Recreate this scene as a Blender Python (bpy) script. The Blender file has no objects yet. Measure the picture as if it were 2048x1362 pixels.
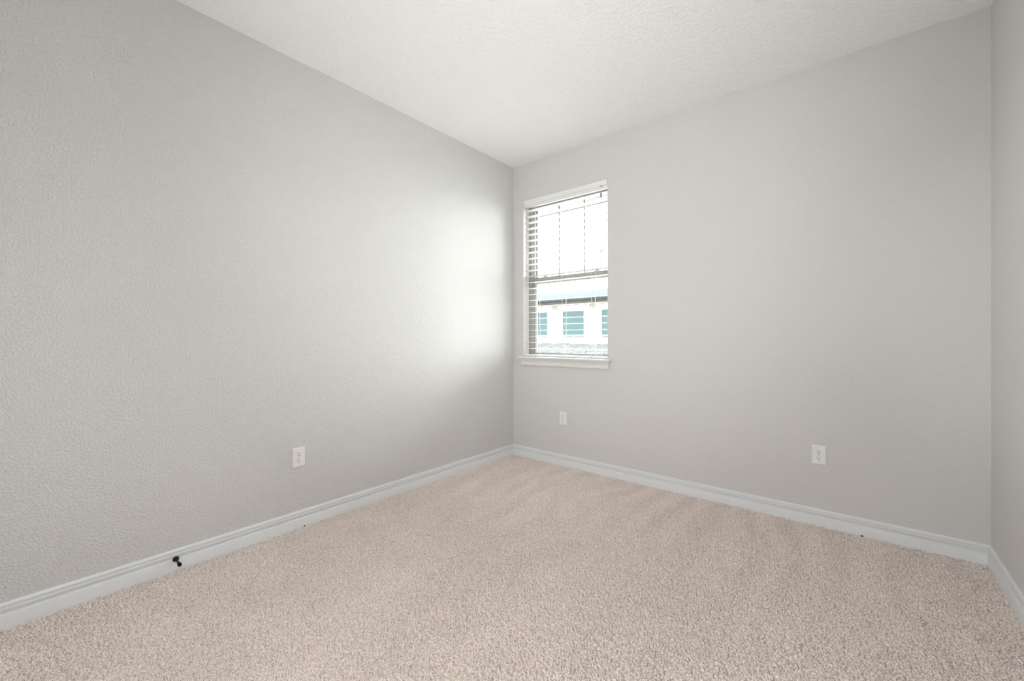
import bpy, bmesh, math, random
import numpy as np
from mathutils import Vector, Matrix

random.seed(7)
PI = math.pi
SC = bpy.context.scene
COL = SC.collection

# ------------------------------------------------------------------ camera, sky, sun, lights, exposure
YAW = math.radians(39.67585)
cd = bpy.data.cameras.new('camera')
cam = bpy.data.objects.new('camera', cd)
COL.objects.link(cam)
cam.location = (2.52266, -3.06371, 1.1162)
cam.rotation_euler = (PI / 2, 0, YAW)
cd.sensor_width = 36.0
cd.lens = 827.0 / 2048.0 * 36.0
cd.shift_y = -6.0 / 2048.0
cd.clip_start = 0.02
SC.camera = cam

SKY = 28.5           # bright overcast sky
HALL_FILL = 52.0          # added fill panel in the hall, behind the doorway the camera stands in
POINT_FILL = 24.0          # unseen fill light added by the back wall, beside the camera
SPOT_RIGHT = 86.0     # another unseen fill spot, added to brighten the right-hand corner
SPOT = 134.0         # wide soft fill spot, added out of view, turned towards the window corner

W = bpy.data.worlds.new('sky')
SC.world = W
W.use_nodes = True
bg = W.node_tree.nodes['Background']
bg.inputs['Color'].default_value = (0.97, 0.99, 1.0, 1)
bg.inputs['Strength'].default_value = SKY


def light(name, kind, loc, rot, energy, color=(1, 1, 1), **kw):
    d = bpy.data.lights.new(name, kind)
    d.energy = energy
    d.color = color
    for k, v in kw.items():
        setattr(d, k, v)
    o = bpy.data.objects.new(name, d)
    o.location = loc
    o.rotation_euler = rot
    COL.objects.link(o)
    return o


pw = light('window_portal', 'AREA', (0.553, 0.2, 1.67), (-PI / 2, 0, 0), 1.0, shape='RECTANGLE', size=0.86, size_y=1.45)
pw.data.cycles.is_portal = True
light('hall_fill', 'AREA', (2.5, -4.6, 1.5), (PI / 2, 0, 0), HALL_FILL, (0.96, 0.985, 1.0), shape='RECTANGLE', size=2.4, size_y=2.0)
light('point_fill', 'POINT', (1.8, -3.05, 1.2), (0, 0, 0), POINT_FILL, shadow_soft_size=0.15)
light('spot_fill', 'SPOT', (2.7, -3.2, 1.5), (Vector((0.6, -0.4, 2.0)) - Vector((2.7, -3.2, 1.5))).to_track_quat('-Z', 'Y').to_euler(), SPOT,
      shadow_soft_size=0.15, spot_size=math.radians(85), spot_blend=1.0)
vs = SC.view_settings
vs.view_transform = 'Standard'
vs.look = 'None'
vs.exposure = 0.0
vs.gamma = 1.0
vs.use_curve_mapping = False
SC.cycles.use_denoising = True
SC.cycles.diffuse_bounces = 8
SC.cycles.max_bounces = 14
SC.cycles.transparent_max_bounces = 24
light('spot_fill', 'SPOT', (0.4, -3.2, 1.6), (Vector((3.037, -0.62, 1.35)) - Vector((0.4, -3.2, 1.6))).to_track_quat('-Z', 'Y').to_euler(), SPOT_RIGHT,
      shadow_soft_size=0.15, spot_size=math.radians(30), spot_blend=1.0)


# ------------------------------------------------------------------ materials
def mat(name, color, rough=0.6, spec=0.3, metal=0.0, var=None, bump=None, coat=0.0):
    """var=(scale, amount): slight colour variation; bump=(scale, strength, distance, detail)"""
    m = bpy.data.materials.new(name)
    m.use_nodes = True
    nt = m.node_tree
    p = nt.nodes['Principled BSDF']
    p.inputs['Base Color'].default_value = (*color, 1)
    p.inputs['Roughness'].default_value = rough
    p.inputs['Specular IOR Level'].default_value = spec
    p.inputs['Metallic'].default_value = metal
    p.inputs['Coat Weight'].default_value = coat
    tc = nt.nodes.new('ShaderNodeTexCoord')
    v = var or (18.0, 0.02)
    n = nt.nodes.new('ShaderNodeTexNoise')
    n.inputs['Scale'].default_value = v[0]
    n.inputs['Detail'].default_value = 3
    nt.links.new(tc.outputs['Object'], n.inputs['Vector'])
    mr = nt.nodes.new('ShaderNodeMapRange')
    mr.inputs['From Min'].default_value = 0.25
    mr.inputs['From Max'].default_value = 0.75
    mr.inputs['To Min'].default_value = 1 - v[1]
    mr.inputs['To Max'].default_value = 1 + v[1]
    nt.links.new(n.outputs['Fac'], mr.inputs['Value'])
    mx = nt.nodes.new('ShaderNodeVectorMath')
    mx.operation = 'SCALE'
    mx.inputs[0].default_value = color
    nt.links.new(mr.outputs['Result'], mx.inputs['Scale'])
    nt.links.new(mx.outputs['Vector'], p.inputs['Base Color'])
    if bump:
        n2 = nt.nodes.new('ShaderNodeTexNoise')
        n2.inputs['Scale'].default_value = bump[0]
        n2.inputs['Detail'].default_value = bump[3]
        n2.inputs['Roughness'].default_value = 0.55
        nt.links.new(tc.outputs['Object'], n2.inputs['Vector'])
        b = nt.nodes.new('ShaderNodeBump')
        b.inputs['Strength'].default_value = bump[1]
        b.inputs['Distance'].default_value = bump[2]
        nt.links.new(n2.outputs['Fac'], b.inputs['Height'])
        nt.links.new(b.outputs['Normal'], p.inputs['Normal'])
    return m


def orange_peel(m, scale, dist, lo=0.42, hi=0.64):
    """sprayed orange-peel plaster: flattened splats over fine grain"""
    nt = m.node_tree
    p = nt.nodes['Principled BSDF']
    tc = [n for n in nt.nodes if n.type == 'TEX_COORD'][0]
    n1 = nt.nodes.new('ShaderNodeTexNoise')
    n1.inputs['Scale'].default_value = scale
    n1.inputs['Detail'].default_value = 1.8
    n1.inputs['Roughness'].default_value = 0.45
    nt.links.new(tc.outputs['Object'], n1.inputs['Vector'])
    r = nt.nodes.new('ShaderNodeMapRange')
    r.interpolation_type = 'SMOOTHSTEP'
    r.inputs['From Min'].default_value = lo
    r.inputs['From Max'].default_value = hi
    nt.links.new(n1.outputs['Fac'], r.inputs['Value'])
    b = nt.nodes.new('ShaderNodeBump')
    b.inputs['Strength'].default_value = 1.0
    b.inputs['Distance'].default_value = dist
    nt.links.new(r.outputs['Result'], b.inputs['Height'])
    nt.links.new(b.outputs['Normal'], p.inputs['Normal'])


def scuffs(m, marks):
    """small dark scuff marks on the paint, each (x, y, z, radius, darkness)"""
    nt = m.node_tree
    p = nt.nodes['Principled BSDF']
    tc = [n for n in nt.nodes if n.type == 'TEX_COORD'][0]
    src = p.inputs['Base Color'].links[0].from_socket
    for (x, y, z, sx, sy, sz, dark) in marks:
        mp = nt.nodes.new('ShaderNodeVectorMath'); mp.operation = 'SUBTRACT'
        mp.inputs[1].default_value = (x, y, z)
        nt.links.new(tc.outputs['Object'], mp.inputs[0])
        dv = nt.nodes.new('ShaderNodeVectorMath'); dv.operation = 'DIVIDE'
        dv.inputs[1].default_value = (sx, sy, sz)
        nt.links.new(mp.outputs[0], dv.inputs[0])
        ln = nt.nodes.new('ShaderNodeVectorMath'); ln.operation = 'LENGTH'
        nt.links.new(dv.outputs[0], ln.inputs[0])
        r = nt.nodes.new('ShaderNodeMapRange')
        r.inputs['From Min'].default_value = 0.5
        r.inputs['From Max'].default_value = 1.0
        r.inputs['To Min'].default_value = dark
        r.inputs['To Max'].default_value = 1.0
        nt.links.new(ln.outputs['Value'], r.inputs['Value'])
        s = nt.nodes.new('ShaderNodeVectorMath'); s.operation = 'SCALE'
        nt.links.new(src, s.inputs[0])
        nt.links.new(r.outputs['Result'], s.inputs['Scale'])
        src = s.outputs[0]
    nt.links.new(src, p.inputs['Base Color'])


WALL = (0.655, 0.648, 0.638)
M_wall = mat('wall_paint_warm_grey', WALL, 0.75, 0.25, var=(2.0, 0.008))
orange_peel(M_wall, 95.0, 0.0007)
M_wall_far = mat('wall_paint_warm_grey_scuffed', WALL, 0.75, 0.25, var=(2.0, 0.008))
orange_peel(M_wall_far, 95.0, 0.0007)
scuffs(M_wall_far, [(2.1718, 0, 1.2317, .006, .02, .0025, .8), (2.5072, 0, .8814, .004, .02, .005, .62),
                    (2.500, 0, .888, .002, .02, .002, .75), (2.509, 0, .874, .004, .02, .002, .8), (2.1665, 0, .3784, .0028, .02, .0028, .5)])
M_wall_left = mat('wall_paint_warm_grey_marked', WALL, 0.75, 0.25, var=(2.0, 0.008))
orange_peel(M_wall_left, 120.0, 0.0016)
scuffs(M_wall_left, [(0, -3.0847, .1522, .02, .003, .003, .5), (0, -2.8037, 1.2388, .02, .004, .007, .85)])
M_ceil = mat('ceiling_paint_white', (0.885, 0.885, 0.875), 0.85, 0.15, var=(2.0, 0.008))
orange_peel(M_ceil, 60.0, 0.0014)
M_trim = mat('semi_gloss_white_trim', (0.765, 0.785, 0.80), 0.38, 0.4, var=(6.0, 0.01))
M_sillp = mat('semi_gloss_white_sill', (0.76, 0.75, 0.74), 0.38, 0.4, var=(6.0, 0.01))
M_vinyl = mat('almond_vinyl', (0.34, 0.33, 0.305), 0.45, 0.4)
M_gasket = mat('dark_gasket', (0.06, 0.06, 0.06), 0.6, 0.3)
M_blind = mat('white_faux_wood', (0.82, 0.82, 0.81), 0.45, 0.35, var=(30.0, 0.01))
M_cord = mat('white_cord', (0.75, 0.75, 0.74), 0.8, 0.2)
M_tassel = mat('grey_plastic', (0.22, 0.22, 0.215), 0.45, 0.4)
M_wand = mat('clear_grey_wand', (0.40, 0.40, 0.40), 0.3, 0.5)
M_plate = mat('white_plastic', (0.82, 0.815, 0.80), 0.35, 0.45)
M_slot = mat('dark_slot', (0.012, 0.012, 0.012), 0.7, 0.2)
M_screw = mat('painted_screw', (0.45, 0.44, 0.43), 0.35, 0.5, metal=0.3)
M_black = mat('black_metal', (0.006, 0.006, 0.006), 0.45, 0.3)
M_rubber = mat('black_rubber', (0.004, 0.004, 0.004), 0.7, 0.2)
M_debris = mat('dark_lint', (0.02, 0.014, 0.012), 0.9, 0.1)
M_slab = mat('carpet_backing', (0.30, 0.25, 0.21), 0.95, 0.1)

# carpet yarn, beige with browner flecks painted in for the shade between tufts
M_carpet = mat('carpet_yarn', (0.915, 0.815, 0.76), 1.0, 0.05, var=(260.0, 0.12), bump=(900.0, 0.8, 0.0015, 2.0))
ct = M_carpet.node_tree
cp = ct.nodes['Principled BSDF']
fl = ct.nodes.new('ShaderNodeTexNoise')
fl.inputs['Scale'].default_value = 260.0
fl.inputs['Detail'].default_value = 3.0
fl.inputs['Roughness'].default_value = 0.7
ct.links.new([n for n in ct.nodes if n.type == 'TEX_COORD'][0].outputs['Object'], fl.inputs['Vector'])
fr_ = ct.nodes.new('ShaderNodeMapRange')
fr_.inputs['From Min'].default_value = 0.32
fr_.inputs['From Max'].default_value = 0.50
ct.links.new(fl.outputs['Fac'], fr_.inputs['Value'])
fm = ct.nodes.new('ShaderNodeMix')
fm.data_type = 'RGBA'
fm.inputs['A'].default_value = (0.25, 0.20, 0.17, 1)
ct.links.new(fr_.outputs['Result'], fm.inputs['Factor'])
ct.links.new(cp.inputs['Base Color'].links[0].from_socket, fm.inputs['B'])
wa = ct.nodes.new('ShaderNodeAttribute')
wa.attribute_name = 'nap_shade'  # nap shading, multiplied into the yarn colour below
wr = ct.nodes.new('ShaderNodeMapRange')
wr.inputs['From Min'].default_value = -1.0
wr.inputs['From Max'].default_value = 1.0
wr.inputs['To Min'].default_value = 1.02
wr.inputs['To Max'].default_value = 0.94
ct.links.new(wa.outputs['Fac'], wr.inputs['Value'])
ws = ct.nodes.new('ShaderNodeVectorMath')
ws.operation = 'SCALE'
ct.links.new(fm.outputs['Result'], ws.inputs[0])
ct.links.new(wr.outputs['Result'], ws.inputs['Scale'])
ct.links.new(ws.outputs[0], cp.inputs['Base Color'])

# outdoors
M_ground = mat('asphalt_and_grass', (0.34, 0.34, 0.32), 0.95, 0.1, var=(0.4, 0.2))
M_stucco = mat('white_siding', (0.78, 0.77, 0.74), 0.8, 0.2, bump=(30, .3, .004, 2))
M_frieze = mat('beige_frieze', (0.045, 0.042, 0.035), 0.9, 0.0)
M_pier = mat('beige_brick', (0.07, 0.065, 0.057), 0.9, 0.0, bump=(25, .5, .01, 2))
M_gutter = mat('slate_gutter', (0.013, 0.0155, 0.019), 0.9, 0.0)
M_nroof = mat('pale_shingle_roof', (0.034, 0.037, 0.039), 0.95, 0.0, var=(3.0, 0.1))
M_lroof = mat('grey_shingle_roof', (0.05, 0.05, 0.051), 0.95, 0.0, var=(4.0, 0.25))
M_nframe = mat('white_window_frame', (0.8, 0.8, 0.8), 0.5, 0.3)
M_npane = mat('teal_glass', (0.024, 0.036, 0.037), 0.5, 0.0)
M_soffit = mat('blue_grey_soffit', (0.105, 0.106, 0.108), 0.9, 0.0)
M_egutter = mat('blue_grey_gutter', (0.050, 0.053, 0.058), 0.9, 0.0)
M_outwall = mat('outer_brick', (0.35, 0.31, 0.28), 0.9, 0.1, bump=(25, .5, .01, 2))


def glass_pane():
    m = bpy.data.materials.new('window_glass')
    m.use_nodes = True
    nt = m.node_tree
    nt.nodes.remove(nt.nodes['Principled BSDF'])
    out = nt.nodes['Material Output']
    t = nt.nodes.new('ShaderNodeBsdfTransparent')
    t.inputs['Color'].default_value = (0.95, 0.975, 0.965, 1)
    g = nt.nodes.new('ShaderNodeBsdfGlossy')
    g.inputs['Roughness'].default_value = 0.02
    f = nt.nodes.new('ShaderNodeFresnel')
    f.inputs['IOR'].default_value = 1.35
    mx = nt.nodes.new('ShaderNodeMixShader')
    nt.links.new(f.outputs[0], mx.inputs[0])
    nt.links.new(t.outputs[0], mx.inputs[1])
    nt.links.new(g.outputs[0], mx.inputs[2])
    nt.links.new(mx.outputs[0], out.inputs['Surface'])
    return m


M_glass = glass_pane()


# ------------------------------------------------------------------ mesh helpers
def add_box(bm, x0, x1, y0, y1, z0, z1):
    vs_ = [bm.verts.new((x, y, z)) for x in (x0, x1) for y in (y0, y1) for z in (z0, z1)]
    for f in ((0, 1, 3, 2), (4, 6, 7, 5), (0, 4, 5, 1), (2, 3, 7, 6), (0, 2, 6, 4), (1, 5, 7, 3)):
        bm.faces.new([vs_[i] for i in f])


def add_prism(bm, pts, lo, hi, axis):
    """extrude a closed 2-D outline along an axis: 'x' -> pts are (y,z), 'y' -> (x,z), 'z' -> (x,y)
    lo/hi may be functions of the 2-D point (mitred ends)"""
    def P(a, b, t):
        return {'x': (t, a, b), 'y': (a, t, b), 'z': (a, b, t)}[axis]
    L = lo if callable(lo) else (lambda a, b: lo)
    H = hi if callable(hi) else (lambda a, b: hi)
    r0 = [bm.verts.new(P(a, b, L(a, b))) for a, b in pts]
    r1 = [bm.verts.new(P(a, b, H(a, b))) for a, b in pts]
    n = len(pts)
    for i in range(n):
        j = (i + 1) % n
        bm.faces.new((r0[i], r0[j], r1[j], r1[i]))
    bm.faces.new(r0[::-1])
    bm.faces.new(r1)


def add_lathe(bm, prof, origin, axis, n=24):
    """prof: list of (distance along axis, radius)"""
    q = Vector((0, 0, 1)).rotation_difference(Vector(axis).normalized())
    rings = []
    for t, r in prof:
        rings.append([bm.verts.new(Vector(origin) + q @ Vector((r * math.cos(2 * PI * k / n), r * math.sin(2 * PI * k / n), t))) for k in range(n)])
    for a, b in zip(rings[:-1], rings[1:]):
        for k in range(n):
            bm.faces.new((a[k], a[(k + 1) % n], b[(k + 1) % n], b[k]))
    bm.faces.new(rings[0][::-1])
    bm.faces.new(rings[-1])


def obj(name, bm, m, parent=None, smooth=False, bevel=0.0, seg=2):
    bmesh.ops.recalc_face_normals(bm, faces=bm.faces)
    me = bpy.data.meshes.new(name)
    bm.to_mesh(me)
    bm.free()
    me.materials.append(m)
    if smooth:
        for p in me.polygons:
            p.use_smooth = True
        try:
            me.set_sharp_from_angle(angle=math.radians(40))
        except Exception:
            pass
    o = bpy.data.objects.new(name, me)
    COL.objects.link(o)
    if parent:
        o.parent = parent
    if bevel:
        b = o.modifiers.new('bevel', 'BEVEL')
        b.width = bevel
        b.segments = seg
        b.limit_method = 'ANGLE'
    return o


def box(name, x0, x1, y0, y1, z0, z1, m, parent=None, bevel=0.0):
    bm = bmesh.new()
    add_box(bm, x0, x1, y0, y1, z0, z1)
    return obj(name, bm, m, parent, bevel=bevel)


def struct(o, label=None):
    o['kind'] = 'structure'
    if label:
        o['label'] = label
    return o


def thing(name, label, cat, loc=(0, 0, 0), rz=0.0, group=None):
    o = bpy.data.objects.new(name, None)
    o.empty_display_size = 0.05
    COL.objects.link(o)
    o.location = loc
    o.rotation_euler = (0, 0, rz)
    o['label'] = label
    o['category'] = cat
    if group:
        o['group'] = group
    return o


# ------------------------------------------------------------------ room shell
RW, RL, RH = 3.037, 3.35, 2.743
TH = 0.16
WX0, WX1, WZ0, WZ1 = 0.122, 0.984, 0.938, 2.400
UX0, UX1, UZ0, UZ1 = 0.122, 1.035, 0.895, 2.400      # the window unit behind the plaster      # window opening in the far wall
DX0, DX1, DZ1 = 2.06, 2.90, 2.05                      # doorway in the back wall


def add_holed_slab(bm, x0, x1, z0, z1, hx0, hx1, hz0, hz1, y0, y1):
    """slab between y0 and y1 with a rectangular hole; its four reveal faces take material slot 1"""
    xs = [x0, hx0, hx1, x1]
    zs = [z0, hz0, hz1, z1]
    g = {}
    for s, y in ((0, y0), (1, y1)):
        for i, x in enumerate(xs):
            for k, z in enumerate(zs):
                g[s, i, k] = bm.verts.new((x, y, z))
    for s in (0, 1):
        for i in range(3):
            for k in range(3):
                if (i, k) != (1, 1):
                    bm.faces.new([g[s, i, k], g[s, i + 1, k], g[s, i + 1, k + 1], g[s, i, k + 1]])

    def rim(loop, slot):
        for a, b in zip(loop, loop[1:] + loop[:1]):
            f = bm.faces.new([g[0, a[0], a[1]], g[0, b[0], b[1]], g[1, b[0], b[1]], g[1, a[0], a[1]]])
            f.material_index = slot
    rim([(1, 1), (2, 1), (2, 2), (1, 2)], 1)
    rim([(0, 0), (1, 0), (2, 0), (3, 0), (3, 1), (3, 2), (3, 3), (2, 3), (1, 3), (0, 3), (0, 2), (0, 1)], 0)


bm = bmesh.new()
add_holed_slab(bm, -TH, RW + TH, -0.05, RH + 0.1, WX0, WX1, WZ0 - 0.015, WZ1, 0.0, 0.083)
add_holed_slab(bm, -TH, RW + TH, -0.05, RH + 0.1, UX0, UX1, UZ0, UZ1, 0.083, TH)
wf = struct(obj('wall_far', bm, M_wall_far))
wf.data.materials.append(M_sillp)
wl = struct(box('wall_left', -TH, 0.0, -RL - TH, 0.0, -0.05, RH + 0.1, M_wall_left))
wr = struct(box('wall_right', RW, RW + TH, -RL - TH, 0.0, -0.05, RH + 0.1, M_wall))
bm = bmesh.new()
add_holed_slab(bm, 0.0, RW, -0.05, RH + 0.1, DX0, DX1, -0.04, DZ1, -RL - TH, -RL)
wb = struct(obj('wall_back', bm, M_wall))
wb.data.materials.append(M_sillp)
struct(box('ceiling', -TH, 4.0, -6.5, 0.16, RH, RH + 0.18, M_ceil))
struct(box('floor', -TH, 4.0, -6.5, 0.16, -0.20, -0.022, M_slab))
# hall behind the doorway (closes the house behind the camera)
struct(box('wall_hall_left', 0.9, 1.0, -6.4, -RL - TH, -0.05, RH, M_wall))
struct(box('wall_hall_right', 3.9, 4.0, -6.4, -RL - TH, -0.05, RH, M_wall))
struct(box('wall_hall_back', 0.9, 4.0, -6.5, -6.4, -0.05, RH, M_wall))
struct(box('wall_hall_end', RW + TH, 4.0, -RL - TH, -RL - TH + 0.1, -0.05, RH, M_wall))

# ------------------------------------------------------------------ baseboards (profiled, mitred in the corners)
BB = [(0.0, -0.02), (0.0150, -0.02), (0.0150, 0.0480), (0.0142, 0.0500), (0.0050, 0.0515), (0.0042, 0.0535), (0.0060, 0.0575),
      (0.0095, 0.0630), (0.0122, 0.0690), (0.0126, 0.0740), (0.0118, 0.0772), (0.0050, 0.0785), (0.0046, 0.0803), (0.0095, 0.0822),
      (0.0096, 0.0890), (0.0078, 0.0935), (0.0050, 0.0955), (0.0, 0.0960)]


def baseboard(name, side):
    bm = bmesh.new()
    if side == 'left':
        add_prism(bm, [(d, z) for d, z in BB], -RL, lambda a, b: -a, 'y')
    elif side == 'far':
        add_prism(bm, [(-d, z) for d, z in BB], lambda a, b: -a, lambda a, b: RW + a, 'x')
    elif side == 'right':
        add_prism(bm, [(RW - d, z) for d, z in BB], -RL, lambda a, b: -(RW - a), 'y')
    o = obj(name, bm, M_trim, smooth=True)
    return struct(o)


baseboard('baseboard_left', 'left')
baseboard('baseboard_far', 'far')
baseboard('baseboard_right', 'right')

# ------------------------------------------------------------------ carpet: a real height field of tufts
STEP = 0.0020
TUFT = 0.0092
DEPTH = 0.020


def vnoise(X, Y, sx, sy, seed):
    """smooth value noise with cells sx by sy"""
    r = np.random.default_rng(seed)
    px, py = (X + 0.2) / sx, (Y + RL + 0.2) / sy
    G = r.random((int(py.max()) + 3, int(px.max()) + 3)) * 2 - 1
    i, j = px.astype(int), py.astype(int)
    tx, ty = px - i, py - j
    tx = tx * tx * (3 - 2 * tx)
    ty = ty * ty * (3 - 2 * ty)
    return (G[j, i] * (1 - tx) + G[j, i + 1] * tx) * (1 - ty) + (G[j + 1, i] * (1 - tx) + G[j + 1, i + 1] * tx) * ty


def napfield(X, Y):
    """-1 .. 1: which way the nap lies"""
    big = vnoise(X, Y, 0.35, 0.45, 3) * 0.6 + vnoise(X, Y, 0.11, 0.16, 4) * 0.6
    stroke = np.sin(2 * PI * (X + 0.11 * vnoise(X, Y, 0.33, 0.5, 5) - 0.27) / 0.213 - PI / 2) * (0.55 + 0.6 * vnoise(X, Y, 0.3, 0.25, 8)) + 0.35 * vnoise(X, Y, 0.16, 0.22, 9)
    reach = 1 / (1 + np.exp(-(Y + 0.95 + 0.35 * vnoise(X, Y, 0.2, 0.5, 6)) / 0.10))
    return np.clip(np.clip(stroke * 1.6, -1, 1) * reach + (1 - reach) * big * 1.1, -1, 1)


def carpet():
    rng = np.random.default_rng(11)
    x0, x1, y0, y1 = 0.006, RW - 0.006, -RL + 0.0, -0.006
    nx = int((x1 - x0) / STEP) + 1
    ny = int((y1 - y0) / STEP) + 1
    X, Y = np.meshgrid(np.linspace(x0, x1, nx), np.linspace(y0, y1, ny))
    cx = int((x1 - x0) / TUFT) + 4
    cy = int((y1 - y0) / TUFT) + 4
    jx = (rng.random((cy, cx)) - 0.5) * 0.95
    jy = (rng.random((cy, cx)) - 0.5) * 0.95
    hh = rng.normal(0.0, 1.0, (cy, cx)).clip(-2.2, 1.6) * 0.0011
    # nap: vacuum strokes run away from the far wall about 0.21 m apart, elsewhere loose patches
    gx = x0 + (np.arange(cx)[None, :] - 1.0) * TUFT + np.zeros((cy, 1))
    gy = y0 + (np.arange(cy)[:, None] - 1.0) * TUFT + np.zeros((1, cx))
    nap = napfield(gx, gy)
    # sunken tufts leave small pits, more of them where the nap lies flat
    hh = hh - (rng.random((cy, cx)) < (0.18 + 0.16 * nap)) * 0.0080
    ang = rng.random((cy, cx)) * PI
    el = 0.65 + 0.7 * rng.random((cy, cx))
    fx = (X - x0) / TUFT + 1.5
    fy = (Y - y0) / TUFT + 1.5
    ix = np.floor(fx).astype(int)
    iy = np.floor(fy).astype(int)
    Z = np.full(X.shape, -1.0)
    for a in (-1, 0, 1):
        for b in (-1, 0, 1):
            kx = (ix + a).clip(0, cx - 1)
            ky = (iy + b).clip(0, cy - 1)
            dx = fx - (kx + 0.5 + jx[ky, kx])
            dy = fy - (ky + 0.5 + jy[ky, kx])
            c, s = np.cos(ang[ky, kx]), np.sin(ang[ky, kx])
            u = (c * dx + s * dy) * el[ky, kx]
            v = (-s * dx + c * dy) / el[ky, kx]
            d2 = u * u + v * v
            Z = np.maximum(Z, hh[ky, kx] - DEPTH * d2 * (0.35 + 1.3 * np.sqrt(d2)))
    Z = Z.clip(-0.013, 0.004)

    lean = napfield(X, Y)
    LX, LY = 0.05 * lean, 0.15 * lean
    Zr = Z + 0.013
    X2 = X + LX * Zr * 0.8 + rng.normal(0, 0.0002, X.shape)
    Y2 = Y + LY * Zr * 0.8 + rng.normal(0, 0.0002, X.shape)
    X2 = X2.clip(x0, x1)
    Y2 = Y2.clip(y0, y1)
    # single twisted strands on top of the tufts
    SP = 0.0043
    sx_, sy_ = int((x1 - x0) / SP) + 4, int((y1 - y0) / SP) + 4
    kjx, kjy = rng.random((sy_, sx_)) - 0.5, rng.random((sy_, sx_)) - 0.5
    kh = rng.random((sy_, sx_))
    fx, fy = (X - x0) / SP + 1.5, (Y - y0) / SP + 1.5
    ix, iy = np.floor(fx).astype(int), np.floor(fy).astype(int)
    S = np.full(X.shape, -9.0)
    for a in (-1, 0, 1):
        for b in (-1, 0, 1):
            kx, ky = (ix + a).clip(0, sx_ - 1), (iy + b).clip(0, sy_ - 1)
            d2 = (fx - (kx + 0.5 + 0.9 * kjx[ky, kx])) ** 2 + (fy - (ky + 0.5 + 0.9 * kjy[ky, kx])) ** 2
            S = np.maximum(S, kh[ky, kx] - 1.6 * d2)
    Z = Z + 0.0024 * (S.clip(-0.8, 1) - 0.5)
    Z2 = Z + rng.normal(0, 0.0006, X.shape)
    co = np.stack([X2, Y2, Z2], -1).reshape(-1, 3).astype(np.float32)
    idx = np.arange(nx * ny).reshape(ny, nx)
    q = np.stack([idx[:-1, :-1], idx[:-1, 1:], idx[1:, 1:], idx[1:, :-1]], -1).reshape(-1, 4).astype(np.int32)
    me = bpy.data.meshes.new('carpet')
    me.vertices.add(len(co))
    me.vertices.foreach_set('co', co.ravel())
    me.loops.add(q.size)
    me.loops.foreach_set('vertex_index', q.ravel())
    me.polygons.add(len(q))
    me.polygons.foreach_set('loop_start', np.arange(0, q.size, 4, dtype=np.int32))
    me.polygons.foreach_set('use_smooth', np.ones(len(q), dtype=bool))
    me.update(calc_edges=True)
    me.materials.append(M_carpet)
    at = me.attributes.new('nap_shade', 'FLOAT', 'POINT')      # shading of the vacuumed nap, painted as slightly darker streaks
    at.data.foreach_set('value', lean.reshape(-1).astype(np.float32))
    o = bpy.data.objects.new('carpet', me)
    COL.objects.link(o)
    o['kind'] = 'stuff'
    o['label'] = 'pinkish beige cut-pile carpet with vacuum strokes covering the whole floor'
    o['category'] = 'carpet'
    return o


carpet()

# ------------------------------------------------------------------ window: single-hung vinyl unit
FY0 = 0.083
bm = bmesh.new()
fw = 0.040
add_box(bm, UX0, UX0 + fw, FY0, 0.150, UZ0, UZ1)
add_box(bm, UX1 - fw, UX1, FY0, 0.150, UZ0, UZ1)
add_box(bm, UX0 + fw, UX1 - fw, FY0, 0.150, UZ1 - 0.045, UZ1)
add_box(bm, UX0 + fw, UX1 - fw, FY0, 0.150, UZ0, UZ0 + 0.030)
# ribs of the jamb tracks
for y in (0.094, 0.112):
    add_box(bm, UX0 + fw, UX0 + fw + 0.006, y, y + 0.004, UZ0 + 0.030, UZ1 - 0.045)
    add_box(bm, UX1 - fw - 0.006, UX1 - fw, y, y + 0.004, UZ0 + 0.030, UZ1 - 0.045)
win = struct(obj('window_1', bm, M_vinyl, bevel=0.0015))
IX0, IX1 = UX0 + fw, UX1 - fw
MR0, MR1 = 1.618, 1.680


def sash(name, z0, z1, y0, y1, st, top, bot):
    bm = bmesh.new()
    g = 0.009
    add_box(bm, IX0 + g, IX0 + g + st, y0, y1, z0, z1)
    add_box(bm, IX1 - g - st, IX1 - g, y0, y1, z0, z1)
    add_box(bm, IX0 + g + st, IX1 - g - st, y0, y1, z1 - top, z1)
    add_box(bm, IX0 + g + st, IX1 - g - st, y0, y1, z0, z0 + bot)
    s = obj(name, bm, M_vinyl, win, bevel=0.002)
    bm = bmesh.new()
    t = 0.003
    a, b = IX0 + g + st, IX1 - g - st
    ym = y0 + 0.003
    add_box(bm, a, a + t, ym, ym + 0.004, z0 + bot, z1 - top)
    add_box(bm, b - t, b, ym, ym + 0.004, z0 + bot, z1 - top)
    add_box(bm, a + t, b - t, ym, ym + 0.004, z1 - top - t, z1 - top)
    add_box(bm, a + t, b - t, ym, ym + 0.004, z0 + bot, z0 + bot + t)
    obj('glazing_gasket', bm, M_gasket, s)
    bm = bmesh.new()
    ymid = (y0 + y1) / 2
    add_box(bm, a + 0.0005, b - 0.0005, ymid - 0.002, ymid + 0.002, z0 + bot + 0.0005, z1 - top - 0.0005)
    obj('pane', bm, M_glass, s)
    return s, a, b


us, ua, ub = sash('upper_sash', MR0 + 0.004, UZ1 - 0.045, 0.122, 0.146, 0.022, 0.024, 0.040)
ls, la, lb = sash('lower_sash', UZ0 + 0.030, MR1, 0.092, 0.116, 0.032, 0.036, 0.044)
for x in (0.4356, 0.6985):
    box('muntin', x - 0.008, x + 0.008, 0.128, 0.140, MR0 + 0.044, UZ1 - 0.069, M_vinyl, us)
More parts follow.
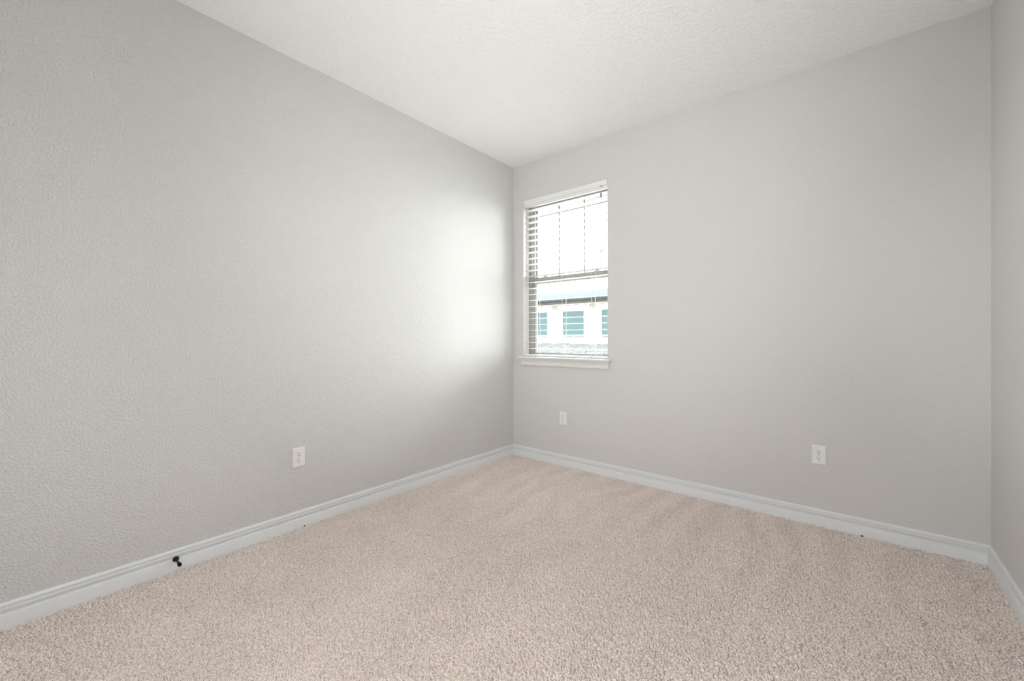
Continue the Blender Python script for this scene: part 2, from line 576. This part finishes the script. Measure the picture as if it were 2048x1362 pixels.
# stepped profile of the meeting rail and the two sash locks on it
bm = bmesh.new()
add_box(bm, IX0 + 0.009, IX1 - 0.009, 0.086, 0.093, MR0 + 0.030, MR0 + 0.040)
add_box(bm, IX0 + 0.009, IX1 - 0.009, 0.086, 0.093, MR0 + 0.004, MR0 + 0.014)
obj('meeting_rail_lip', bm, M_vinyl, ls, bevel=0.0015)
for x in (0.30, 0.835):
    bm = bmesh.new()
    add_box(bm, x - 0.028, x + 0.028, 0.094, 0.114, MR1, MR1 + 0.007)
    add_lathe(bm, [(0, 0.010), (0.008, 0.010), (0.010, 0.007)], (x, 0.104, MR1 + 0.005), (0, 0, 1), 16)
    add_prism(bm, [(x - 0.006, 0.092), (x + 0.030, 0.088), (x + 0.032, 0.094), (x + 0.004, 0.104)], MR1 + 0.009, MR1 + 0.014, 'z')
    obj('sash_lock', bm, M_vinyl, ls)

# window stool and apron
bm = bmesh.new()
SX0, SX1 = 0.086, 1.022
zt, zb = 0.9405, 0.9230
st_prof = [(FY0, zb), (FY0, zt)]
nose = [(-0.050 + 0.007 * (1 - math.cos(t)), (zt + zb) / 2 + (zt - zb) / 2 * math.sin(t)) for t in np.linspace(PI / 2, -PI / 2, 9)]
# the board inside the opening
add_box(bm, WX0 + 0.0005, WX1 - 0.0005, 0.0, FY0, zb, zt)
add_prism(bm, [(0.0, zt)] + nose + [(0.0, zb)], SX0, SX1, 'x')
stool = struct(obj('trim_1', bm, M_sillp, smooth=True), 'white painted window stool with sloped apron')
# apron: cove above, flat band below, returned ends
bm = bmesh.new()
ap = [(0.0, zb), (-0.036, zb), (-0.034, zb - 0.006), (-0.026, zb - 0.014), (-0.0185, zb - 0.030), (-0.0180, zb - 0.034),
      (-0.0215, zb - 0.036), (-0.0200, zb - 0.059), (-0.0150, zb - 0.064), (0.0, zb - 0.064)]
add_prism(bm, ap, lambda a, b: 0.130 + a, lambda a, b: 0.978 - a, 'x')
obj('apron', bm, M_sillp, stool, smooth=True)

# ------------------------------------------------------------------ blind
bl = thing('window_blind', 'white horizontal slatted blind hanging open inside the window recess', 'blind', (0.553, 0.03, 2.40))


def bobj(name, bm, m, parent=None, **kw):
    """blind parts are modelled in room coordinates; move them under the blind's base"""
    bmesh.ops.translate(bm, verts=bm.verts, vec=(-0.553, -0.03, -2.40))
    return obj(name, bm, m, parent or bl, **kw)


BX0, BX1 = WX0 + 0.004, WX1 - 0.004
PITCH = 0.0561
ZS = [1.013 + PITCH * k for k in range(24)]
SY0, SY1 = 0.006, 0.068
# valance with rounded lower corners and the rounded head rail just under it
bm = bmesh.new()
r = 0.010
vp = [(BX0, 2.398), (BX1, 2.398)] + [(BX1 - r + r * math.cos(t), 2.354 + r + r * math.sin(t)) for t in np.linspace(0, -PI / 2, 6)] \
    + [(BX0 + r + r * math.cos(t), 2.354 + r + r * math.sin(t)) for t in np.linspace(-PI / 2, -PI, 6)]
add_prism(bm, vp, -0.002, 0.006, 'y')
bobj('valance', bm, M_blind, bevel=0.0012)
bm = bmesh.new()
add_prism(bm, [(0.008, 2.396), (0.070, 2.396), (0.070, 2.345)] + [(0.020 + 0.010 * math.cos(t), 2.342 + 0.010 * math.sin(t)) for t in np.linspace(-PI / 2, -PI, 5)] + [(0.008, 2.352)], BX0 + 0.002, BX1 - 0.002, 'x')
bobj('head_rail', bm, M_blind, smooth=True)
# slats: thin, very slightly crowned
bm = bmesh.new()
for z in ZS:
    pts_t, pts_b = [], []
    for s in np.linspace(0, 1, 7):
        y = SY0 + (SY1 - SY0) * s
        c = 0.0012 * (1 - (2 * s - 1) ** 2)
        pts_t.append((y, z + 0.0013 + c))
        pts_b.append((y, z - 0.0013 + c))
    add_prism(bm, pts_t + pts_b[::-1], BX0, BX1, 'x')
bobj('slats', bm, M_blind, smooth=True)
# bottom rail with its three cord plugs
bm = bmesh.new()
add_box(bm, BX0, BX1, SY0, SY1, 0.9425, 0.9585)
brail = bobj('bottom_rail', bm, M_blind, bevel=0.004)
LX = (0.262, 0.5485, 0.8365)
for x in LX:
    bm = bmesh.new()
    add_lathe(bm, [(0, 0.0055), (0.0022, 0.0055), (0.003, 0.0042)], (x, SY0 + 0.001, 0.9475), (0, -1, 0), 16)
    bobj('cord_plug', bm, M_screw, brail)
# ladder cords: front and back strings and the rungs
for x in LX:
    bm = bmesh.new()
    for y in (SY0 - 0.0015, SY1 + 0.0015):
        add_box(bm, x - 0.0009, x + 0.0009, y - 0.0007, y + 0.0007, 0.960, 2.35)
    for z in ZS:
        add_box(bm, x - 0.0007, x + 0.0007, SY0 - 0.0015, SY1 + 0.0015, z - 0.0026, z - 0.0014)
    bobj('ladder_cord', bm, M_cord)
# tilt wand
bm = bmesh.new()
add_lathe(bm, [(0, 0.0018), (0.012, 0.0018), (0.018, 0.0028), (0.66, 0.0028), (0.668, 0.0040), (0.69, 0.0040), (0.695, 0.0025)], (0.1626, -0.007, 2.340), (0, 0, -1), 8)
bobj('tilt_wand', bm, M_wand, smooth=True)
# lift cord with its knob and pull
bm = bmesh.new()
add_box(bm, 0.9305, 0.9319, -0.0077, -0.0063, 1.826, 2.352)
add_box(bm, 0.920, 0.942, -0.006, -0.002, 2.349, 2.357)
lc = bobj('lift_cord', bm, M_wand)
bm = bmesh.new()
add_lathe(bm, [(0, 0.004), (0.003, 0.0072), (0.026, 0.0072), (0.032, 0.0080), (0.036, 0.0070)], (0.9316, -0.009, 2.295), (-0.05, 0, -1), 14)
bobj('cord_stop', bm, M_tassel, lc, smooth=True)
bm = bmesh.new()
add_lathe(bm, [(0, 0.0018), (0.008, 0.003), (0.020, 0.0072), (0.026, 0.0080), (0.030, 0.0062)], (0.9312, -0.007, 1.842), (0, 0, -1), 14)
bobj('cord_tassel', bm, M_tassel, lc, smooth=True)


# ------------------------------------------------------------------ outlets
def recep_outline(r=0.0171, flat=0.0142, n=10):
    a = math.asin(flat / r)
    pts = [(r * math.cos(t), r * math.sin(t)) for t in np.linspace(-a, a, n)]
    pts += [(-x, -y) for x, y in pts]
    return pts


def make_outlet(label, loc, rz):
    t = thing('wall_outlet', label, 'outlet', loc, rz, 'duplex wall outlets')
    # faces -y locally; centred on the origin
    bm = bmesh.new()
    w, h, e = 0.0350, 0.0565, 0.0042
    base = [(-w, -h), (w, -h), (w, h), (-w, h)]
    v0 = [bm.verts.new((x, 0.0, z)) for x, z in base]
    v1 = [bm.verts.new((x, -0.0018, z)) for x, z in base]
    v2 = [bm.verts.new((x * (w - e * 0.55) / w, -0.0052, z * (h - e * 0.55) / h)) for x, z in base]
    v3 = [bm.verts.new((x * (w - e * 1.4) / w, -0.0062, z * (h - e * 1.4) / h)) for x, z in base]
    for a, b in ((v0, v1), (v1, v2), (v2, v3)):
        for i in range(4):
            bm.faces.new((a[i], a[(i + 1) % 4], b[(i + 1) % 4], b[i]))
    bm.faces.new(v3)
    bm.faces.new(v0[::-1])
    obj('cover_plate', bm, M_plate, t)
    for s in (1, -1):
        zc = s * 0.0195
        bm = bmesh.new()
        add_prism(bm, [(x, zc + z) for x, z in recep_outline()], -0.0078, -0.0055, 'y')
        rc = obj('receptacle', bm, M_plate, t, bevel=0.0006)
        bm = bmesh.new()
        add_box(bm, -0.0078, -0.0052, -0.0081, -0.0070, zc + 0.0005, zc + 0.0095)
        add_box(bm, 0.0052, 0.0074, -0.0081, -0.0070, zc + 0.0012, zc + 0.0085)
        add_lathe(bm, [(0, 0.0028), (0.0011, 0.0028)], (0, -0.0070, zc - 0.0068), (0, -1, 0), 14)
        obj('slot', bm, M_slot, rc)
    bm = bmesh.new()
    add_lathe(bm, [(0, 0.0030), (0.0006, 0.0030), (0.0012, 0.0018)], (0, -0.0060, 0), (0, -1, 0), 14)
    obj('screw', bm, M_screw, t)
    return t


make_outlet('white duplex outlet on the left wall, the wall without a window', (0.0, -1.992, 0.4117), PI / 2)
make_outlet('white duplex outlet directly below the window sill', (0.5618, 0.0, 0.4112), 0.0)
make_outlet('white duplex outlet low on the far wall, well right of the window', (2.357, 0.0, 0.4168), 0.0)

# ------------------------------------------------------------------ door stop screwed into the left baseboard
ds = thing('door_stop', 'small black door stop sticking out of the left baseboard', 'door stop', (0.0125, -2.566, 0.0525))
AX = Vector((1.0, 0.0, -0.03)).normalized()
bm = bmesh.new()
add_lathe(bm, [(0.0, 0.0125), (0.003, 0.0128), (0.008, 0.0105), (0.011, 0.0068), (0.014, 0.0055)], (0, 0, 0), AX, 28)
obj('base', bm, M_black, ds, smooth=True)
bm = bmesh.new()
add_lathe(bm, [(0.010, 0.0052), (0.045, 0.0045), (0.062, 0.0045)], (0, 0, 0), AX, 20)
obj('rod', bm, M_black, ds, smooth=True)
bm = bmesh.new()
add_lathe(bm, [(0.058, 0.0050), (0.061, 0.0078), (0.072, 0.0082), (0.076, 0.0074), (0.0775, 0.0050)], (0, 0, 0), AX, 24)
obj('rubber_tip', bm, M_rubber, ds, smooth=True)


# ------------------------------------------------------------------ two specks of debris
def speck(label, loc, sx, sy, sz, rz):
    bm = bmesh.new()
    bmesh.ops.create_icosphere(bm, subdivisions=2, radius=1.0)
    for v in bm.verts:
        k = 1 + 0.25 * math.sin(v.co.x * 5 + 1) * math.cos(v.co.y * 4)
        v.co = Vector((v.co.x * sx * k, v.co.y * sy * k, v.co.z * sz))
    o = obj('debris_speck', bm, M_debris, smooth=True)
    o.location = loc
    o.rotation_euler = (0, 0, rz)
    o['label'] = label
    o['category'] = 'debris'


speck('tiny black speck lying on the carpet against the left baseboard', (0.0195, -1.966, 0.004), 0.0045, 0.0030, 0.0035, 0.4)
speck('tiny dark brown crumb on the carpet against the far baseboard', (2.553, -0.024, 0.003), 0.0065, 0.0035, 0.003, 0.2)

# ------------------------------------------------------------------ outdoors
struct(box('ground', -60, 60, 0.5, 90, -3.4, -3.2, M_ground))
bm = bmesh.new()
add_box(bm, -6.0, 6.0, TH, 0.70, 2.512, 2.54)
ev = struct(obj('eave', bm, M_soffit))
box('fascia', -6.0, 6.0, 0.70, 0.72, 2.50, 2.66, M_nframe, ev)
box('gutter', -6.0, 6.0, 0.72, 0.85, 2.512, 2.63, M_egutter, ev)
struct(box('wall_outside', -TH, RW + TH, TH, TH + 0.02, -3.2, UZ0 - 0.01, M_outwall))

nh = thing('neighbor_house', 'white house with teal windows across the street, seen through the blind', 'house', (-8.4, 15.0, -3.2))


def nbox(name, x0, x1, y0, y1, z0, z1, m, parent=None):
    return box(name, x0 + 8.4, x1 + 8.4, y0 - 15.0, y1 - 15.0, z0 + 3.2, z1 + 3.2, m, parent or nh)


NY = 15.0
nbox('wall', -24, 6, NY, NY + 8, -3.2, 3.0, M_stucco)
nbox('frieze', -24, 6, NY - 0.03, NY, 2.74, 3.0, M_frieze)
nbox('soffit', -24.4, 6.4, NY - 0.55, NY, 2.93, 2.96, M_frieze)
bm = bmesh.new()
g0 = NY - 0.55
add_prism(bm, [(g0, 2.93), (g0 - 0.09, 2.93), (g0 - 0.12, 2.99), (g0 - 0.12, 3.05), (g0, 3.05)], -24.4, 6.4, 'x')
bmesh.ops.translate(bm, verts=bm.verts, vec=(8.4, -15, 3.2))
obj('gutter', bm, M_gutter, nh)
bm = bmesh.new()
add_prism(bm, [(g0 - 0.02, 3.04), (NY + 2.8, 3.85), (NY + 8.6, 3.0), (NY + 8.6, 2.97), (g0, 2.97)], -24.4, 6.4, 'x')
bmesh.ops.translate(bm, verts=bm.verts, vec=(8.4, -15, 3.2))
obj('roof', bm, M_nroof, nh)
# lower roof with courses of shingles
bm = bmesh.new()
for i in range(9):
    ya, yb = NY - 0.02 - 0.25 * i, NY - 0.02 - 0.25 * (i + 1)
    za, zb_ = 0.80 - 0.085 * i, 0.80 - 0.085 * (i + 1)
    x = -24.0
    while x < 6.0:
        w = random.uniform(0.25, 0.6)
        dz = random.uniform(0.0, 0.035)
        add_prism(bm, [(ya, za + dz), (yb - 0.02, zb_ + 0.02 + dz), (yb - 0.02, zb_ - 0.03), (ya, za - 0.05)], x, x + w - 0.005, 'x')
        x += w
bmesh.ops.translate(bm, verts=bm.verts, vec=(8.4, -15, 3.2))
obj('lower_roof', bm, M_lroof, nh)
WP = 2.197
for i in range(-1, 5):
    a = -9.05 + WP * (i - 1) if False else -9.05 + WP * (i - 2)
    b = a + 1.255
    fr = bmesh.new()
    z0, z1 = 1.116, 2.50
    for (xa, xb, za, zb_) in ((a - .06, a, z0 - .06, z1 + .06), (b, b + .06, z0 - .06, z1 + .06), (a, b, z1, z1 + .06), (a, b, z0 - .06, z0), (a, b, 1.20, 1.235)):
        add_box(fr, xa, xb, NY - 0.05, NY + 0.0, za, zb_)
    add_box(fr, a - .1, b + .1, NY - 0.09, NY, z0 - .10, z0 - .06)
    bmesh.ops.translate(fr, verts=fr.verts, vec=(8.4, -15, 3.2))
    w_ = obj('window', fr, M_nframe, nh)
    nbox('pane', a, b, NY - 0.02, NY - 0.005, z0, z1, M_npane, w_)
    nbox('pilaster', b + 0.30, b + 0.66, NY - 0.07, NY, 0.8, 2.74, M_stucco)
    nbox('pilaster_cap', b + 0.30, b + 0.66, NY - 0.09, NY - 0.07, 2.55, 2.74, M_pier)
